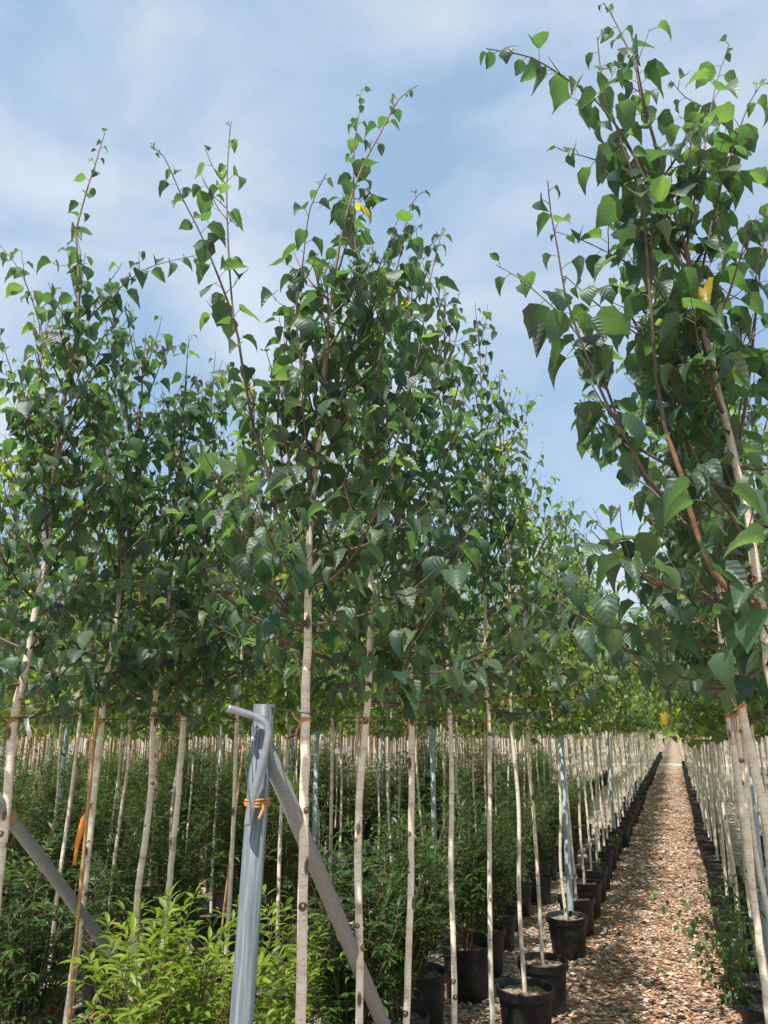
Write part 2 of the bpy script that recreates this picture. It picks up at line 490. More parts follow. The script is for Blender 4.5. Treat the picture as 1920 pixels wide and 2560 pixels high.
def lance_blade(seed, hi=True):
    rr = np.random.default_rng(300 + seed)
    ts = np.array([0, .22, .5, .78, 1.0]) if hi else np.array([0, .38, 1.0])
    ws = np.array([.02, .13, .165, .09, 0]) if hi else np.array([.02, .17, 0])
    curl, fold = rr.uniform(0.1, 0.9), rr.uniform(0.15, 0.6)
    V, UV, F = [], [], []
    for t, w in zip(ts, ws):
        a = curl * t
        y, z = math.sin(a) / curl, -(1 - math.cos(a)) / curl
        for c in (-1, 0, 1):
            V.append((c * w * math.cos(fold), y, z + abs(c) * w * math.sin(fold))); UV.append((c * w, t))
    for i in range(len(ts) - 1):
        for k in range(2):
            a, b, c2, d = i * 3 + k, i * 3 + k + 1, i * 3 + k + 4, i * 3 + k + 3
            if i == len(ts) - 2: F.append((a, b, i * 3 + 4))
            else: F.append((a, b, c2)); F.append((a, c2, d))
    return np.array(V), np.array(F), np.array(UV)
NB = 16
BLADES_HI = [birch_blade(i, True) for i in range(NB)]
BLADES_LO = [birch_blade(i, False) for i in range(NB)]
LANCE_HI = [lance_blade(i, True) for i in range(6)]
LANCE_LO = [lance_blade(i, False) for i in range(6)]
def quad_blade(i):
    V = np.array([(0, 0, 0), (-.36, .42, .1), (0, 1, -.15), (.36, .42, .1)]); F = np.array([(0, 1, 2), (0, 2, 3)])
    return V, F, V[:, :2]
BLADES_FAR = [quad_blade(i) for i in range(2)]

class Leaves:
    """a cloud of leaf frames: position, axis, normal, size"""
    def __init__(s): s.p, s.d, s.n, s.s = [], [], [], []
    def add(s, p, d, n, size):
        s.p.append(tuple(p)); s.d.append(tuple(d)); s.n.append(tuple(n)); s.s.append(size)
    def frames(s):
        P, D, Nn, S = map(np.array, (s.p, s.d, s.n, s.s))
        D = D / (np.linalg.norm(D, axis=1)[:, None] + 1e-9)
        X = np.cross(D, Nn); X /= np.linalg.norm(X, axis=1)[:, None] + 1e-9
        Z = np.cross(X, D)
        return P, X, D, Z, S
    def mesh(s, name, blades, mat, sel=None, extra=None):
        P, X, D, Z, S = s.frames()
        idx = np.arange(len(P)) if sel is None else np.asarray(sel)
        Vs, Fs, Us, n = [], [], [], 0
        which = (idx * 7919 + 13) % len(blades)
        for k, (V, F, U) in enumerate(blades):
            ii = idx[which == k]
            if len(ii) == 0: continue
            W = (X[ii][:, None, :] * V[None, :, 0, None] + D[ii][:, None, :] * V[None, :, 1, None] + Z[ii][:, None, :] * V[None, :, 2, None]) * S[ii][:, None, None] + P[ii][:, None, :]
            m = len(V)
            Vs.append(W.reshape(-1, 3))
            Fs.append((F[None] + (np.arange(len(ii)) * m)[:, None, None] + n).reshape(-1, 3))
            Us.append(np.tile(U, (len(ii), 1)))
            n += m * len(ii)
        return mesh_np(name, np.concatenate(Vs), np.concatenate(Fs), mat, True, np.concatenate(Us))

LEAF_MESHES = [mesh_np('leaf', V, F, M_LEAF, True, U) for V, F, U in BLADES_HI]
LEAFLET_MESHES = [mesh_np('leaflet', V, F, M_SHRUB_SUNLIT, True, U) for V, F, U in LANCE_HI]
LEAFLET_SHADED = [mesh_np('leaflet', V, F, M_SHRUB_SHADED, True, U) for V, F, U in LANCE_HI]

def unit(v):
    n = math.sqrt(v[0] ** 2 + v[1] ** 2 + v[2] ** 2) + 1e-9
    return (v[0] / n, v[1] / n, v[2] / n)
def smooth_path(pts, step=0.06):
    """resample a polyline through a Catmull-Rom curve"""
    P = [Vector(p) for p in pts]
    if len(P) < 3:
        return P
    out = []
    Q = [P[0] * 2 - P[1]] + P + [P[-1] * 2 - P[-2]]
    for i in range(1, len(Q) - 2):
        a, b, c, d = Q[i - 1:i + 3]
        m = max(2, int((c - b).length / step))
        for k in range(m):
            t = k / m
            out.append(0.5 * ((2 * b) + (c - a) * t + (2 * a - 5 * b + 4 * c - d) * t * t + (3 * b - a - 3 * c + d) * t ** 3))
    out.append(P[-1])
    return out
def leaf_run(L, T, path, rr, start=0.15, spacing=0.042, size=(0.055, 0.085), tip_small=True, pet=True):
    """alternate leaves along a shoot, hanging from short petioles"""
    tot = sum((path[i + 1] - path[i]).length for i in range(len(path) - 1))
    s, az, acc, i = start * tot, rr.uniform(0, 6.28), 0.0, 0
    while i < len(path) - 1:
        seg = (path[i + 1] - path[i]).length
        if seg < 1e-6 or s > acc + seg:
            acc += seg; i += 1; continue
        p = path[i].lerp(path[i + 1], (s - acc) / seg)
        tdir = (path[i + 1] - path[i]).normalized()
        f = s / tot
        az += 2.4 + rr.uniform(-.5, .5)
        side = Vector((math.cos(az), math.sin(az), 0))
        side = (side - tdir * side.dot(tdir)).normalized()
        out = (side * 0.85 + tdir * 0.5).normalized()
        sz = rr.uniform(*size) * (0.62 if rr.uniform(0, 1) < .16 else 1.0)
        if tip_small and f > 0.8: sz *= 1 - (f - 0.8) / 0.2 * 0.65
        pl = 0.30 * sz + 0.004
        q = p + out * pl
        if pet: T.add([p, p + out * pl * 0.6 + Vector((0, 0, .002)), q], [0.0011, 0.0009, 0.0008], 3)
        droop = rr.uniform(0.1, 1.3)
        d = Vector((out.x + rr.uniform(-.35, .35), out.y + rr.uniform(-.35, .35), out.z * .4 - droop)).normalized()
        up = Vector((out.x * droop * .6 + rr.uniform(-.5, .5), out.y * droop * .6 + rr.uniform(-.5, .5), 1.0))
        nrm = up - d * up.dot(d)
        if nrm.length < 1e-3: nrm = Vector((1, 0, 0))
        L.add(q, d, nrm.normalized(), sz)
        if f > 0.985: break
        s += spacing * rr.uniform(.65, 1.35) * (1.0 if f < .85 else .8)

def random_branch(rr, p0, az, tilt, length, wob=0.03):
    """a branch that leaves at tilt from vertical and curves upwards"""
    pts, p = [Vector(p0)], Vector(p0)
    n = 7
    for k in range(n):
        tl = tilt * (1 - 0.55 * k / n)
        az += rr.uniform(-.14, .14)
        d = Vector((math.sin(tl) * math.cos(az), math.sin(tl) * math.sin(az), math.cos(tl)))
        p = p + d * (length / n) + Vector((rr.uniform(-1, 1), rr.uniform(-1, 1), 0)) * wob * length / n
        pts.append(p.copy())
    return pts
def fill_crown(L, T, rr, trunk, z0, z1, nb, lmax, spacing=0.045, size=(0.05, 0.082), thin=1.0, pet=True, sides=5):
    """side branches and twigs round a leader, then leaves"""
    zs = [p.z for p in trunk]
    az = rr.uniform(0, 6.28)
    for b in range(nb):
        f = (b + rr.uniform(0, 1)) / nb
        z = z0 + (z1 - z0) * f ** 1.15
        k = min(range(len(zs)), key=lambda i: abs(zs[i] - z))
        az += 2.399 + rr.uniform(-.4, .4)
        ln = lmax * (1.08 - 0.62 * f) * rr.uniform(.6, 1.15)
        tilt = R(rr.uniform(30, 66) - 22 * f) if f > .34 else R(rr.uniform(55, 106))
        pts = smooth_path(random_branch(rr, trunk[k], az, tilt, ln), 0.07)
        r0 = 0.0020 + 0.0042 * ln / max(lmax, .01)
        T.add(pts, np.linspace(r0, 0.0010, len(pts)), sides)
        leaf_run(L, T, pts, rr, 0.16, spacing * (1 + .35 * f), size, pet=pet)
        for w in range(int((2 + 3.6 * ln) * thin * (1.25 - .75 * f))):
            k2 = int(len(pts) * rr.uniform(.12, .8))
            tp = smooth_path(random_branch(rr, pts[k2], az + rr.uniform(-1.5, 1.5), R(rr.uniform(35, 95)), ln * rr.uniform(.25, .5), .1), 0.07)
            T.add(tp, np.linspace(0.0018, 0.0007, len(tp)), 4)
            leaf_run(L, T, tp, rr, 0.1, spacing, size, pet=pet)

# ------------------------------------------------------------------ pots
POT_H, POT_R = 0.28, 0.145
POT_BODY = lathe('pot', [(0.0, 0.0), (0.112, 0.0), (0.116, 0.006), (0.136, 0.235), (0.136, 0.245), (0.130, 0.245), (0.122, 0.10), (0.0, 0.10)], M_POT, 28)
POT_RIM = lathe('rim', [(0.1365, 0.238), (0.1465, 0.240), (0.149, 0.246), (0.1475, 0.276), (0.150, 0.280), (0.1485, 0.285), (0.141, 0.285), (0.138, 0.278), (0.131, 0.246)], M_POT, 28)
def soil_mesh():
    rr = np.random.default_rng(5)
    V, F = [(0, 0, 0.262)], []
    rings = (0.045, 0.09, 0.134)
    for r in rings:
        for k in range(20):
            a = 2 * math.pi * k / 20
            V.append((r * math.cos(a), r * math.sin(a), 0.258 - 0.06 * r + rr.uniform(-.006, .006)))
    for k in range(20):
        F.append([0, 1 + k, 1 + (k + 1) % 20])
        for q in range(2):
            F.append([1 + q * 20 + k, 1 + (q + 1) * 20 + k, 1 + (q + 1) * 20 + (k + 1) % 20, 1 + q * 20 + (k + 1) % 20])
    return mesh_np('soil', V, F, M_SOIL, False)
POT_SOIL = soil_mesh()
def add_pot(parent, rr, full=True, loc=(0, 0, 0), sc=1.0):
    p = link('pot', POT_BODY, parent, loc, rr.uniform(0, 6.28), sc)
    if full:
        link('rim', POT_RIM, p)
        link('soil', POT_SOIL, p)
    return p
POT_FAR = lathe('pot', [(0.0, 0.0), (0.112, 0.0), (0.137, 0.24), (0.149, 0.245), (0.149, 0.283), (0.139, 0.283), (0.132, 0.25), (0.0, 0.258)], M_POT, 14)

def tie_mesh(seed):
    rr = np.random.default_rng(seed)
    T = Tubes()
    r = 0.0150
    for q in range(2):
        T.add([(r * math.cos(a) * 1.05, r * math.sin(a) * 1.05, .004 * q + .006 * math.sin(a + q)) for a in np.linspace(0, 6.4, 14)], 0.0028, 5)
    T.add([(r, -.004, 0), (r + .016, -.012, .010), (r + .026, -.016, .026)], [.003, .003, .002], 5)
    T.add([(r, -.004, 0), (r + .008, -.014, -.022), (r + .006, -.016, -.055)], [.003, .003, .0025], 5)
    return T.mesh('tie', M_TIE)
TIE_MESHES = [tie_mesh(s) for s in range(3)]
WIRE_Z = 1.63

# ------------------------------------------------------------------ setting: ground, paths
def sheet(name, x0, x1, y0, y1, z, mat, nx=1, ny=1, amp=0.0):
    rr = np.random.default_rng(9)
    xs, ys = np.linspace(x0, x1, nx + 1), np.linspace(y0, y1, ny + 1)
    V = [(x, y, z + (rr.uniform(-amp, amp) if amp else 0)) for y in ys for x in xs]
    F = [[j * (nx + 1) + i, j * (nx + 1) + i + 1, (j + 1) * (nx + 1) + i + 1, (j + 1) * (nx + 1) + i] for j in range(ny) for i in range(nx)]
    o = link(name, mesh_np(name, V, F, mat, True))
    o['kind'] = 'structure'
    return o
ground = sheet('ground', -700, 700, -300, 1200, 0.0, M_GROUND)
path = sheet('path', -0.80, 0.30, -2, 36.5, 0.006, M_PATH, 8, 200, 0.004)
slab = sheet('concrete_crossing', -14, 8, 36.5, 38.6, 0.006, M_CONC)
path2 = sheet('far_path', -0.80, 0.30, 38.6, 115, 0.006, M_PATH)

ROW_X = {'A': -0.87, 'B': 0.31, 'C': -2.07, 'D': -3.27, 'E': -4.47, 'F': -5.67, 'G': -6.87, 'H': -8.07, 'I': -9.27, 'J': -10.47, 'Z': 0.98}

# ------------------------------------------------------------------ near trees, measured
def finish_near(name, X, Y, trunk, rad, shoots, fills, label, rr, group=None, n_single=300, limbs=(), size=(0.055, 0.085)):
    """trunk: world points from the pot upward; shoots: list of (points, r0, spacing)"""
    root = thing(name, (X, Y, 0), label, 'tree', group)
    off = Vector((X, Y, 0))
    add_pot(root, rr)
    tp = smooth_path([Vector(p) - off for p in trunk], 0.05)
    tp = [p + Vector((rr.uniform(-1, 1), rr.uniform(-1, 1), 0)) * 0.0016 for p in tp]
    zs = np.array([p.z for p in tp])
    rads = np.interp(zs, [0.2, 1.6, 2.2, max(zs)], [rad * 1.15, rad, rad * .72, 0.0016])
    rads = rads * (1 + np.array([rr.uniform(-.03, .03) for _ in zs]))
    tm = Tubes(); tm.add(tp, rads, 12)
    trunk_o = link('trunk', tm.mesh('trunk', M_BARK), root)
    # knots: little scar rings on the stem
    for z in np.arange(0.5, 2.1, 0.1):
        if rr.uniform(0, 1) < 0.35: continue
        z += rr.uniform(-.04, .04)
        k = int(np.argmin(abs(zs - z)))
        a = rr.uniform(0, 6.28)
        n = Vector((math.cos(a), math.sin(a), 0.25)).normalized()
        kb = KNOTS[int(rr.uniform(0, 3))]
        ko = link('knot', kb, trunk_o, tp[k] + Vector((n.x, n.y, 0)) * (rads[k] * 0.92))
        ko.rotation_euler = n.to_track_quat('Z', 'Y').to_euler()
        ko.scale = (rr.uniform(.7, 1.3),) * 3
    k = int(np.argmin(abs(zs - WIRE_Z)))
    s = rads[k] / 0.0136
    link('tie', TIE_MESHES[int(rr.uniform(0, 3))], trunk_o, tp[k], rr.uniform(-2.4, -0.6), (s, s, 1))
    L, T = Leaves(), Tubes()
    for item in shoots:
        pts, r0, sp = item[:3]
        pp = smooth_path([Vector(p) - off for p in pts], 0.04)
        bm = Tubes(); bm.add(pp, np.linspace(r0, item[4] if len(item) > 4 else 0.0012, len(pp)) * (1 + np.array([rr.uniform(-.06, .10) for _ in pp])), 8)
        link('branch', bm.mesh('branch', M_TWIG_RED if len(item) > 3 else M_TWIG), root)
        leaf_run(L, T, pp, rr, 0.3 if len(item) > 3 else 0.2, sp * .80, size)
        for w in range(int(1.8 * sum((pp[i + 1] - pp[i]).length for i in range(len(pp) - 1)) / 0.4)):
            f = rr.uniform(.12, .72)
            k2 = int(len(pp) * f)
            az = rr.uniform(0, 6.28)
            tw = smooth_path(random_branch(rr, pp[k2], az, R(rr.uniform(30, 70)), rr.uniform(.10, .30) * (1.15 - f), .1), 0.06)
            T.add(tw, np.linspace(0.0017, 0.0008, len(tw)), 5)
            leaf_run(L, T, tw, rr, 0.2, 0.045, size)
    leaf_run(L, T, [p for p in tp if p.z > 2.0], rr, 0.05, 0.034, size)
    for (z0, z1, nb, lm, sp) in fills:
        fill_crown(L, T, rr, tp, z0, z1, nb, lm, sp, size)
    crown = link('crown', T.mesh('crown', M_TWIG), root)
    single_leaves(crown, L, off, n_single, LEAF_MESHES, BLADES_HI, M_LEAF, 'leaf')
    return root, trunk_o, tp, rads

def single_leaves(parent, L, off, n, meshes, blades, mat, name):
    P, X, D, Z, S = L.frames()
    w = P + np.array(off)[None, :]
    dist = np.linalg.norm(w - np.array([0, 0, CAM_H]), axis=1)
    score = np.array([S[i] / dist[i] if in_view(w[i]) else 0.0 for i in range(len(S))])
    order = np.argsort(-score)
    single = [i for i in order[:n] if score[i] > 0]
    rest = order[len(single):]
    if len(rest):
        fo = link('foliage', L.mesh('foliage', blades, mat, rest), parent)
        fo['kind'] = 'stuff'
    for i in single:
        o = bpy.data.objects.new(name, meshes[i % len(meshes)])
        M = Matrix(((X[i][0] * S[i], D[i][0] * S[i], Z[i][0] * S[i], P[i][0]),
                    (X[i][1] * S[i], D[i][1] * S[i], Z[i][1] * S[i], P[i][1]),
                    (X[i][2] * S[i], D[i][2] * S[i], Z[i][2] * S[i], P[i][2]), (0, 0, 0, 1)))
        o.parent = parent
        o.matrix_local = M
        C.objects.link(o)

KNOTS = []
for q in range(3):
    prof = [(0.0, 0.0005), (0.0032, 0.0008), (0.0048, 0.0032), (0.0066, 0.0028), (0.0078, -0.001)]
    KNOTS.append(lathe('knot', [(r * (1 + .12 * q), z) for r, z in prof], M_KNOT, 9))

def D_pts(lst, D, dd=0.0):
    n = len(lst)
    return [at_d(x, y, D + dd * i / max(1, n - 1)) for i, (x, y) in enumerate(lst)]

# first tree of the row beside the crank-handle post
D0 = depth(-0.87, 1.82)
tr = D_pts([(648, 2300), (651, 2150), (655, 1900), (660, 1560), (664, 1400), (667, 1250), (672, 1100), (690, 950), (700, 800), (715, 650), (740, 500), (775, 380), (820, 290), (862, 213), (902, 184)], D0)
bx, by = tr[0].x, tr[0].y
tr = [Vector((bx, by, 0.2))] + tr[1:]
sh = [
    (D_pts([(664, 1240), (640, 1195), (600, 1120), (575, 1010), (550, 930), (525, 800), (505, 690), (440, 520), (395, 430), (355, 340), (326, 318)], D0, -0.15), 0.0058, .055),
    (D_pts([(505, 690), (497, 600), (492, 500), (490, 400), (495, 300), (500, 262)], D0 - .1, 0.05), 0.003, .06),
    (D_pts([(672, 1100), (720, 950), (757, 800), (772, 640), (765, 480), (765, 330), (775, 250), (781, 193)], D0, 0.12), 0.005, .05),
    (D_pts([(690, 950), (655, 800), (640, 680), (655, 560), (670, 450), (705, 375)], D0, -0.12), 0.004, .045),
    (D_pts([(672, 1150), (735, 1060), (790, 900), (835, 700), (870, 520), (890, 440), (914, 413)], D0, 0.1), 0.0045, .045),
    (D_pts([(667, 1200), (760, 1130), (840, 1000), (900, 780), (930, 600), (957, 490)], D0, 0.15), 0.0045, .048),
    (D_pts([(662, 1350), (640, 1352), (600, 1310), (560, 1240), (535, 1130), (520, 1000)], D0, -0.2), 0.0045, .05),
    (D_pts([(667, 1270), (720, 1250), (770, 1190), (810, 1110), (850, 1000)], D0, -0.3), 0.004, .05),
    (D_pts([(690, 950), (740, 820), (790, 700), (840, 620), (900, 560), (960, 500)], D0, 0.2), 0.0035, .05),
    (D_pts([(668, 1180), (620, 1050), (600, 900), (615, 760), (640, 640), (650, 580)], D0, 0.15), 0.004, .045),
]
rr = np.random.default_rng(21)
A0, A0t, A0p, A0r = finish_near('birch_tree', bx, by, tr, 0.0116, sh, [(1.84, 2.85, 26, .54, .058)], 'first white-stemmed birch behind the crank-handle post, with long forked shoot', rr)

# leaning tree at the path corner, closest stem of the row across the path
D1 = 1.62
tr = D_pts([(1690, 1560), (1660, 1400), (1645, 1310), (1615, 1120), (1590, 1010), (1550, 840), (1515, 680), (1482, 540), (1445, 420), (1400, 260), (1370, 140), (1335, 60), (1305, 5)], D1)
bx, by = 0.36, 1.86
tr = [Vector((bx, by, 0.2)), Vector((bx - .02, by - .02, 0.9))] + tr
sh = [
    (D_pts([(1642, 1312), (1590, 1285), (1545, 1240), (1505, 1150), (1485, 1080), (1470, 1020), (1440, 940)], D1, -0.05), 0.0085, .055, 'red', 0.0048),
    (D_pts([(1440, 940), (1420, 830), (1405, 650), (1395, 520), (1385, 430), (1350, 330), (1320, 240), (1300, 170), (1290, 80)], D1 - .05, -0.08), 0.0048, .055),
    (D_pts([(1487, 1090), (1420, 1060), (1370, 980), (1310, 870), (1280, 800), (1245, 710), (1220, 630), (1205, 540), (1190, 460), (1183, 390)], D1 - .05, -0.15), 0.0042, .055),
    (D_pts([(1450, 480), (1400, 400), (1350, 300), (1285, 215), (1215, 165), (1150, 125), (1090, 112), (1050, 105)], D1, -0.05), 0.0035, .05),
    (D_pts([(1340, 920), (1290, 790), (1230, 700), (1180, 650), (1120, 600), (1072, 573)], D1 - .08, 0.15), 0.0032, .05),
    (D_pts([(1482, 540), (1500, 430), (1520, 330), (1535, 240), (1550, 170), (1575, 95)], D1, 0.1), 0.003, .05),
    (D_pts([(1505, 640), (1545, 450), (1580, 330), (1620, 220), (1655, 170)], D1, -0.08), 0.003, .045),
    (D_pts([(1590, 1010), (1620, 800), (1640, 600), (1659, 450), (1680, 330)], D1, 0.1), 0.004, .05),
    (D_pts([(1630, 1230), (1560, 1320), (1480, 1350), (1400, 1362), (1280, 1355), (1195, 1372), (1160, 1395)], D1, 0.25), 0.0035, .06),
    (D_pts([(1615, 1130), (1560, 1000), (1500, 900), (1420, 760), (1330, 690), (1270, 640), (1225, 600)], D1, 0.1), 0.004, .05),
    (D_pts([(1550, 840), (1470, 700), (1400, 600), (1340, 560), (1260, 520), (1200, 500)], D1, 0.2), 0.003, .055),
    (D_pts([(1600, 1060), (1540, 1100), (1480, 1000), (1460, 880), (1450, 760), (1440, 640)], D1, 0.2), 0.004, .05),
    (D_pts([(1482, 560), (1430, 480), (1370, 400), (1300, 350), (1230, 330), (1205, 320)], D1, 0.15), 0.003, .05),
    (D_pts([(1640, 1290), (1560, 1180), (1480, 1130), (1410, 1060), (1350, 1010), (1300, 930), (1270, 860)], D1, 0.3), 0.004, .055),
]
rr = np.random.default_rng(22)
B0, B0t, B0p, B0r = finish_near('birch_tree', bx, by, tr, 0.0120, sh, [(1.72, 3.15, 24, .42, .06)], 'leaning birch with thick red-brown limb and folded white tag, overhanging the path corner', rr, size=(0.062, 0.098))

# first tree of the row by the plain brace
D2 = depth(-2.07, 2.08)
tr = D_pts([(8, 1800), (30, 1560), (55, 1440), (80, 1300), (100, 1200), (120, 1000), (140, 850), (165, 720), (170, 600), (165, 500), (185, 420), (205, 360), (226, 288)], D2)
bx, by = tr[0].x + .02, tr[0].y
tr = [Vector((bx, by, 0.2))] + tr
sh = [
    (D_pts([(165, 720), (200, 680), (250, 630), (300, 590), (345, 570), (420, 552)], D2, -0.1), 0.0032, .05),
    (D_pts([(140, 850), (100, 750), (70, 650), (40, 580), (0, 530)], D2, 0.0), 0.0035, .05),
    (D_pts([(120, 1000), (200, 900), (240, 820), (262, 760), (268, 700)], D2, 0.1), 0.0035, .05),
    (D_pts([(110, 1100), (60, 950), (30, 820), (-10, 700)], D2, -0.1), 0.0035, .05),
    (D_pts([(90, 1250), (170, 1120), (230, 1010), (290, 930), (310, 880)], D2, -0.25), 0.0035, .05),
]
rr = np.random.default_rng(23)
C0, C0t, C0p, C0r = finish_near('birch_tree', bx, by, tr, 0.0140, sh, [(1.62, 3.2, 40, .64, .046)], 'tall-leadered birch directly behind the plain slanted brace', rr)

def near_random(row, X, Y, H, seed, label, lean=(0, 0), nb=36, lm=.63, rad=.0100, n_single=300, group=None, z0=1.66):
    rr = np.random.default_rng(seed)
    n = 9
    pts = []
    for i in range(n):
        f = i / (n - 1)
        z = 0.2 + (H - .2) * f
        w = 0.013 if 0 < i else 0
        pts.append(Vector((X + lean[0] * f + rr.uniform(-w, w), Y + lean[1] * f + rr.uniform(-w, w), z)))
    return finish_near('birch_tree', X, Y, pts, rad, [], [(z0, H - .12, nb, lm, .059)], label, rr, group, n_single)

near_A = [(2.20, 3.25, 31), (2.52, 3.35, 32), (3.16, 3.62, 33), (3.72, 3.7, 34)]
ordn = ['second', 'third', 'fourth', 'fifth', 'sixth', 'seventh', 'eighth']
for i, (y, h, s) in enumerate(near_A):
    near_random('A', -0.87 + (.02 if i % 2 else -.01), y, h, s, f'{ordn[i]} white-stemmed birch behind the crank-handle post in its row', (.04, .02), n_single=300 if i < 2 else 220)
near_C = [(2.50, 3.25, 41), (2.78, 3.2, 42), (3.05, 3.3, 43)]
for i, (y, h, s) in enumerate(near_C):
    near_random('C', -2.07 + (.02 if i % 2 else -.02), y, h, s, f'{ordn[i]} birch behind the plain slanted brace in its row' + (', orange ribbon on its stem' if i == 0 else ''), (.05, .03), n_single=240, rad=.0120)
near_B = [(.275, 2.22, 3.2, 51, -.22), (.20, 3.0, 3.3, 52, -.02), (.25, 3.45, 3.3, 53, -.06)]
for i, (x, y, h, s, lx) in enumerate(near_B):
    near_random('B', x, y, h, s, f'{ordn[i]} birch after the leaning one with the red-brown limb', (lx, .02), n_single=220, rad=.0108)

# ------------------------------------------------------------------ tree kinds for the rows
def tree_kind(seed, H, far=False):
    rr = np.random.default_rng(seed)
    pts = []
    n = 8 if not far else 6
    for i in range(n):
        f = i / (n - 1)
        w = .02 if i else 0
        pts.append(Vector((rr.uniform(-w, w), rr.uniform(-w, w), .2 + (H - .2) * f)))
    tp = smooth_path(pts, .09 if not far else .4)
    zs = np.array([p.z for p in tp])
    rads = np.interp(zs, [0.2, 1.6, 2.2, H], [.0122, .0100, .0078, .0016])
    T = Tubes(); T.add(tp, rads, 8 if not far else 5)
    trunk = T.mesh('trunk', M_BARK)
    L, T2 = Leaves(), Tubes()
    if not far:
        fill_crown(L, T2, rr, tp, 1.58, H - .12, 44, .72, .050, (.05, .08), pet=False, sides=4)
        leaf_run(L, T2, [p for p in tp if p.z > 2.2], rr, .05, .05, pet=False)
        V1, F1 = T2.arrays()
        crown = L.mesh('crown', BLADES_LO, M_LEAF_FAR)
        twigs = mesh_np('twigs', V1, F1, M_TWIG)
    else:
        fill_crown(L, T2, rr, tp, 1.42, H - .12, 28, .76, .085, (.09, .125), thin=.6, pet=False, sides=3)
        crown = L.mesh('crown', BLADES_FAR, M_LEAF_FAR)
        twigs = None
    k = int(np.argmin(abs(zs - WIRE_Z)))
    return dict(trunk=trunk, crown=crown, twigs=twigs, tie=tp[k], H=H)
KINDS = [tree_kind(60 + i, h) for i, h in enumerate((3.3, 3.5, 3.4, 3.7, 3.25, 3.55, 3.4))]
FAR_KINDS = [tree_kind(80 + i, h, True) for i, h in enumerate((3.3, 3.5, 3.6))]

GROUPS = {
    'A': ('birch in the row of the crank-handle post, along the litter path', 'birches in the crank-handle post row'),
    'B': ('birch across the litter path from the crank-handle post row', 'birches in the row across the path'),
    'C': ('birch in the row behind the plain slanted brace', 'birches in the plain brace row'),
    'D': ('slim birch in the first row beyond the plain brace row', 'birches in the first row beyond the brace'),
    'E': ('slim birch in the second row beyond the plain brace row', 'birches in the second row beyond the brace'),
    'F': ('slim birch in the third row beyond the plain brace row', 'birches in the third row beyond the brace'),
    'G': ('slim birch in the fourth row beyond the plain brace row', 'birches in the fourth row beyond the brace'),
    'Z': ('birch behind the row across the litter path', 'birches behind the row across the path'),
}
count = 0
ORD = 'first second third fourth fifth sixth seventh eighth ninth tenth eleventh twelfth thirteenth fourteenth fifteenth sixteenth seventeenth eighteenth'.split()
ORDLAB = {'A': (5, 'birch of the crank-handle post row, counted from that post', 17), 'C': (4, 'birch of the plain brace row, counted from that brace', 12),
          'B': (4, 'birch of the row across the litter path, counted from the leaning birch', 12)}
seen = {}
def place_tree(row, X, Y, rr):
    global count
    lab, grp = GROUPS.get(row, GROUPS['D'])
    if row in ORDLAB:
        i = ORDLAB[row][0] + seen.get(row, 0); seen[row] = seen.get(row, 0) + 1
        if i < ORDLAB[row][2]:
            lab = ORD[i] + ' ' + ORDLAB[row][1]; grp = None
        else:
            lab = 'farther ' + lab
    d = math.hypot(X, Y)
    root = thing('birch_tree', (X, Y, 0), lab, 'tree', grp, 0, 1.0)
    sc = rr.uniform(.94, 1.08)
    rot = rr.uniform(0, 6.28)
    if d < 30:
        K = KINDS[int(rr.uniform(0, len(KINDS)))]
        root.rotation_euler = (rr.uniform(-.018, .018), rr.uniform(-.018, .018), rot)
        root.scale = (1, 1, sc)
        t = link('trunk', K['trunk'], root)
        if d < 14:
            t2 = link('tie', TIE_MESHES[int(rr.uniform(0, 3))], t, K['tie'], rr.uniform(0, 6.28))
        cr = link('crown', K['crown'], root)
        link('twigs', K['twigs'], cr)
        add_pot(root, rr, d < 16) if d < 16 else link('pot', POT_FAR, root)
    else:
        K = FAR_KINDS[int(rr.uniform(0, len(FAR_KINDS)))]
        root.rotation_euler = (0, 0, rot)
        root.scale = (1, 1, sc)
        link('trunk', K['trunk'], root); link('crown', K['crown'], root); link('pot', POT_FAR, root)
    count += 1
rr = np.random.default_rng(70)
A_Y = [4.5, 5.1, 6.3, 6.95, 7.57, 8.2, 8.8]
while A_Y[-1] < 46: A_Y.append(A_Y[-1] + rr.uniform(.56, .64))
B_Y = [3.9, 4.3, 4.7]
while B_Y[-1] < 34: B_Y.append(B_Y[-1] + rr.uniform(.40, .5))
plan = {'A': A_Y, 'B': B_Y}
def row_list(y0, y1, step):
    out = [y0]
    while out[-1] < y1: out.append(out[-1] + step * rr.uniform(.85, 1.15))
    return out
plan['C'] = [3.55, 4.1] + row_list(4.7, 26, .6)
plan['D'] = row_list(3.1, 19, .6)
plan['E'] = row_list(3.9, 17, .6)
plan['F'] = row_list(5.0, 14, .6)
plan['G'] = row_list(6.2, 14, .62)
plan['Z'] = row_list(3.4, 11, .55)
last = {}
for row, ys in plan.items():
    for y in ys:
        x = ROW_X[row] + rr.uniform(-.035, .035)
        if row == 'A' and y < 9: x = -0.87 + rr.uniform(-.012, .02)
        place_tree(row, x, y, rr)
    last[row] = ys[-1]
print('individual row birches', count)

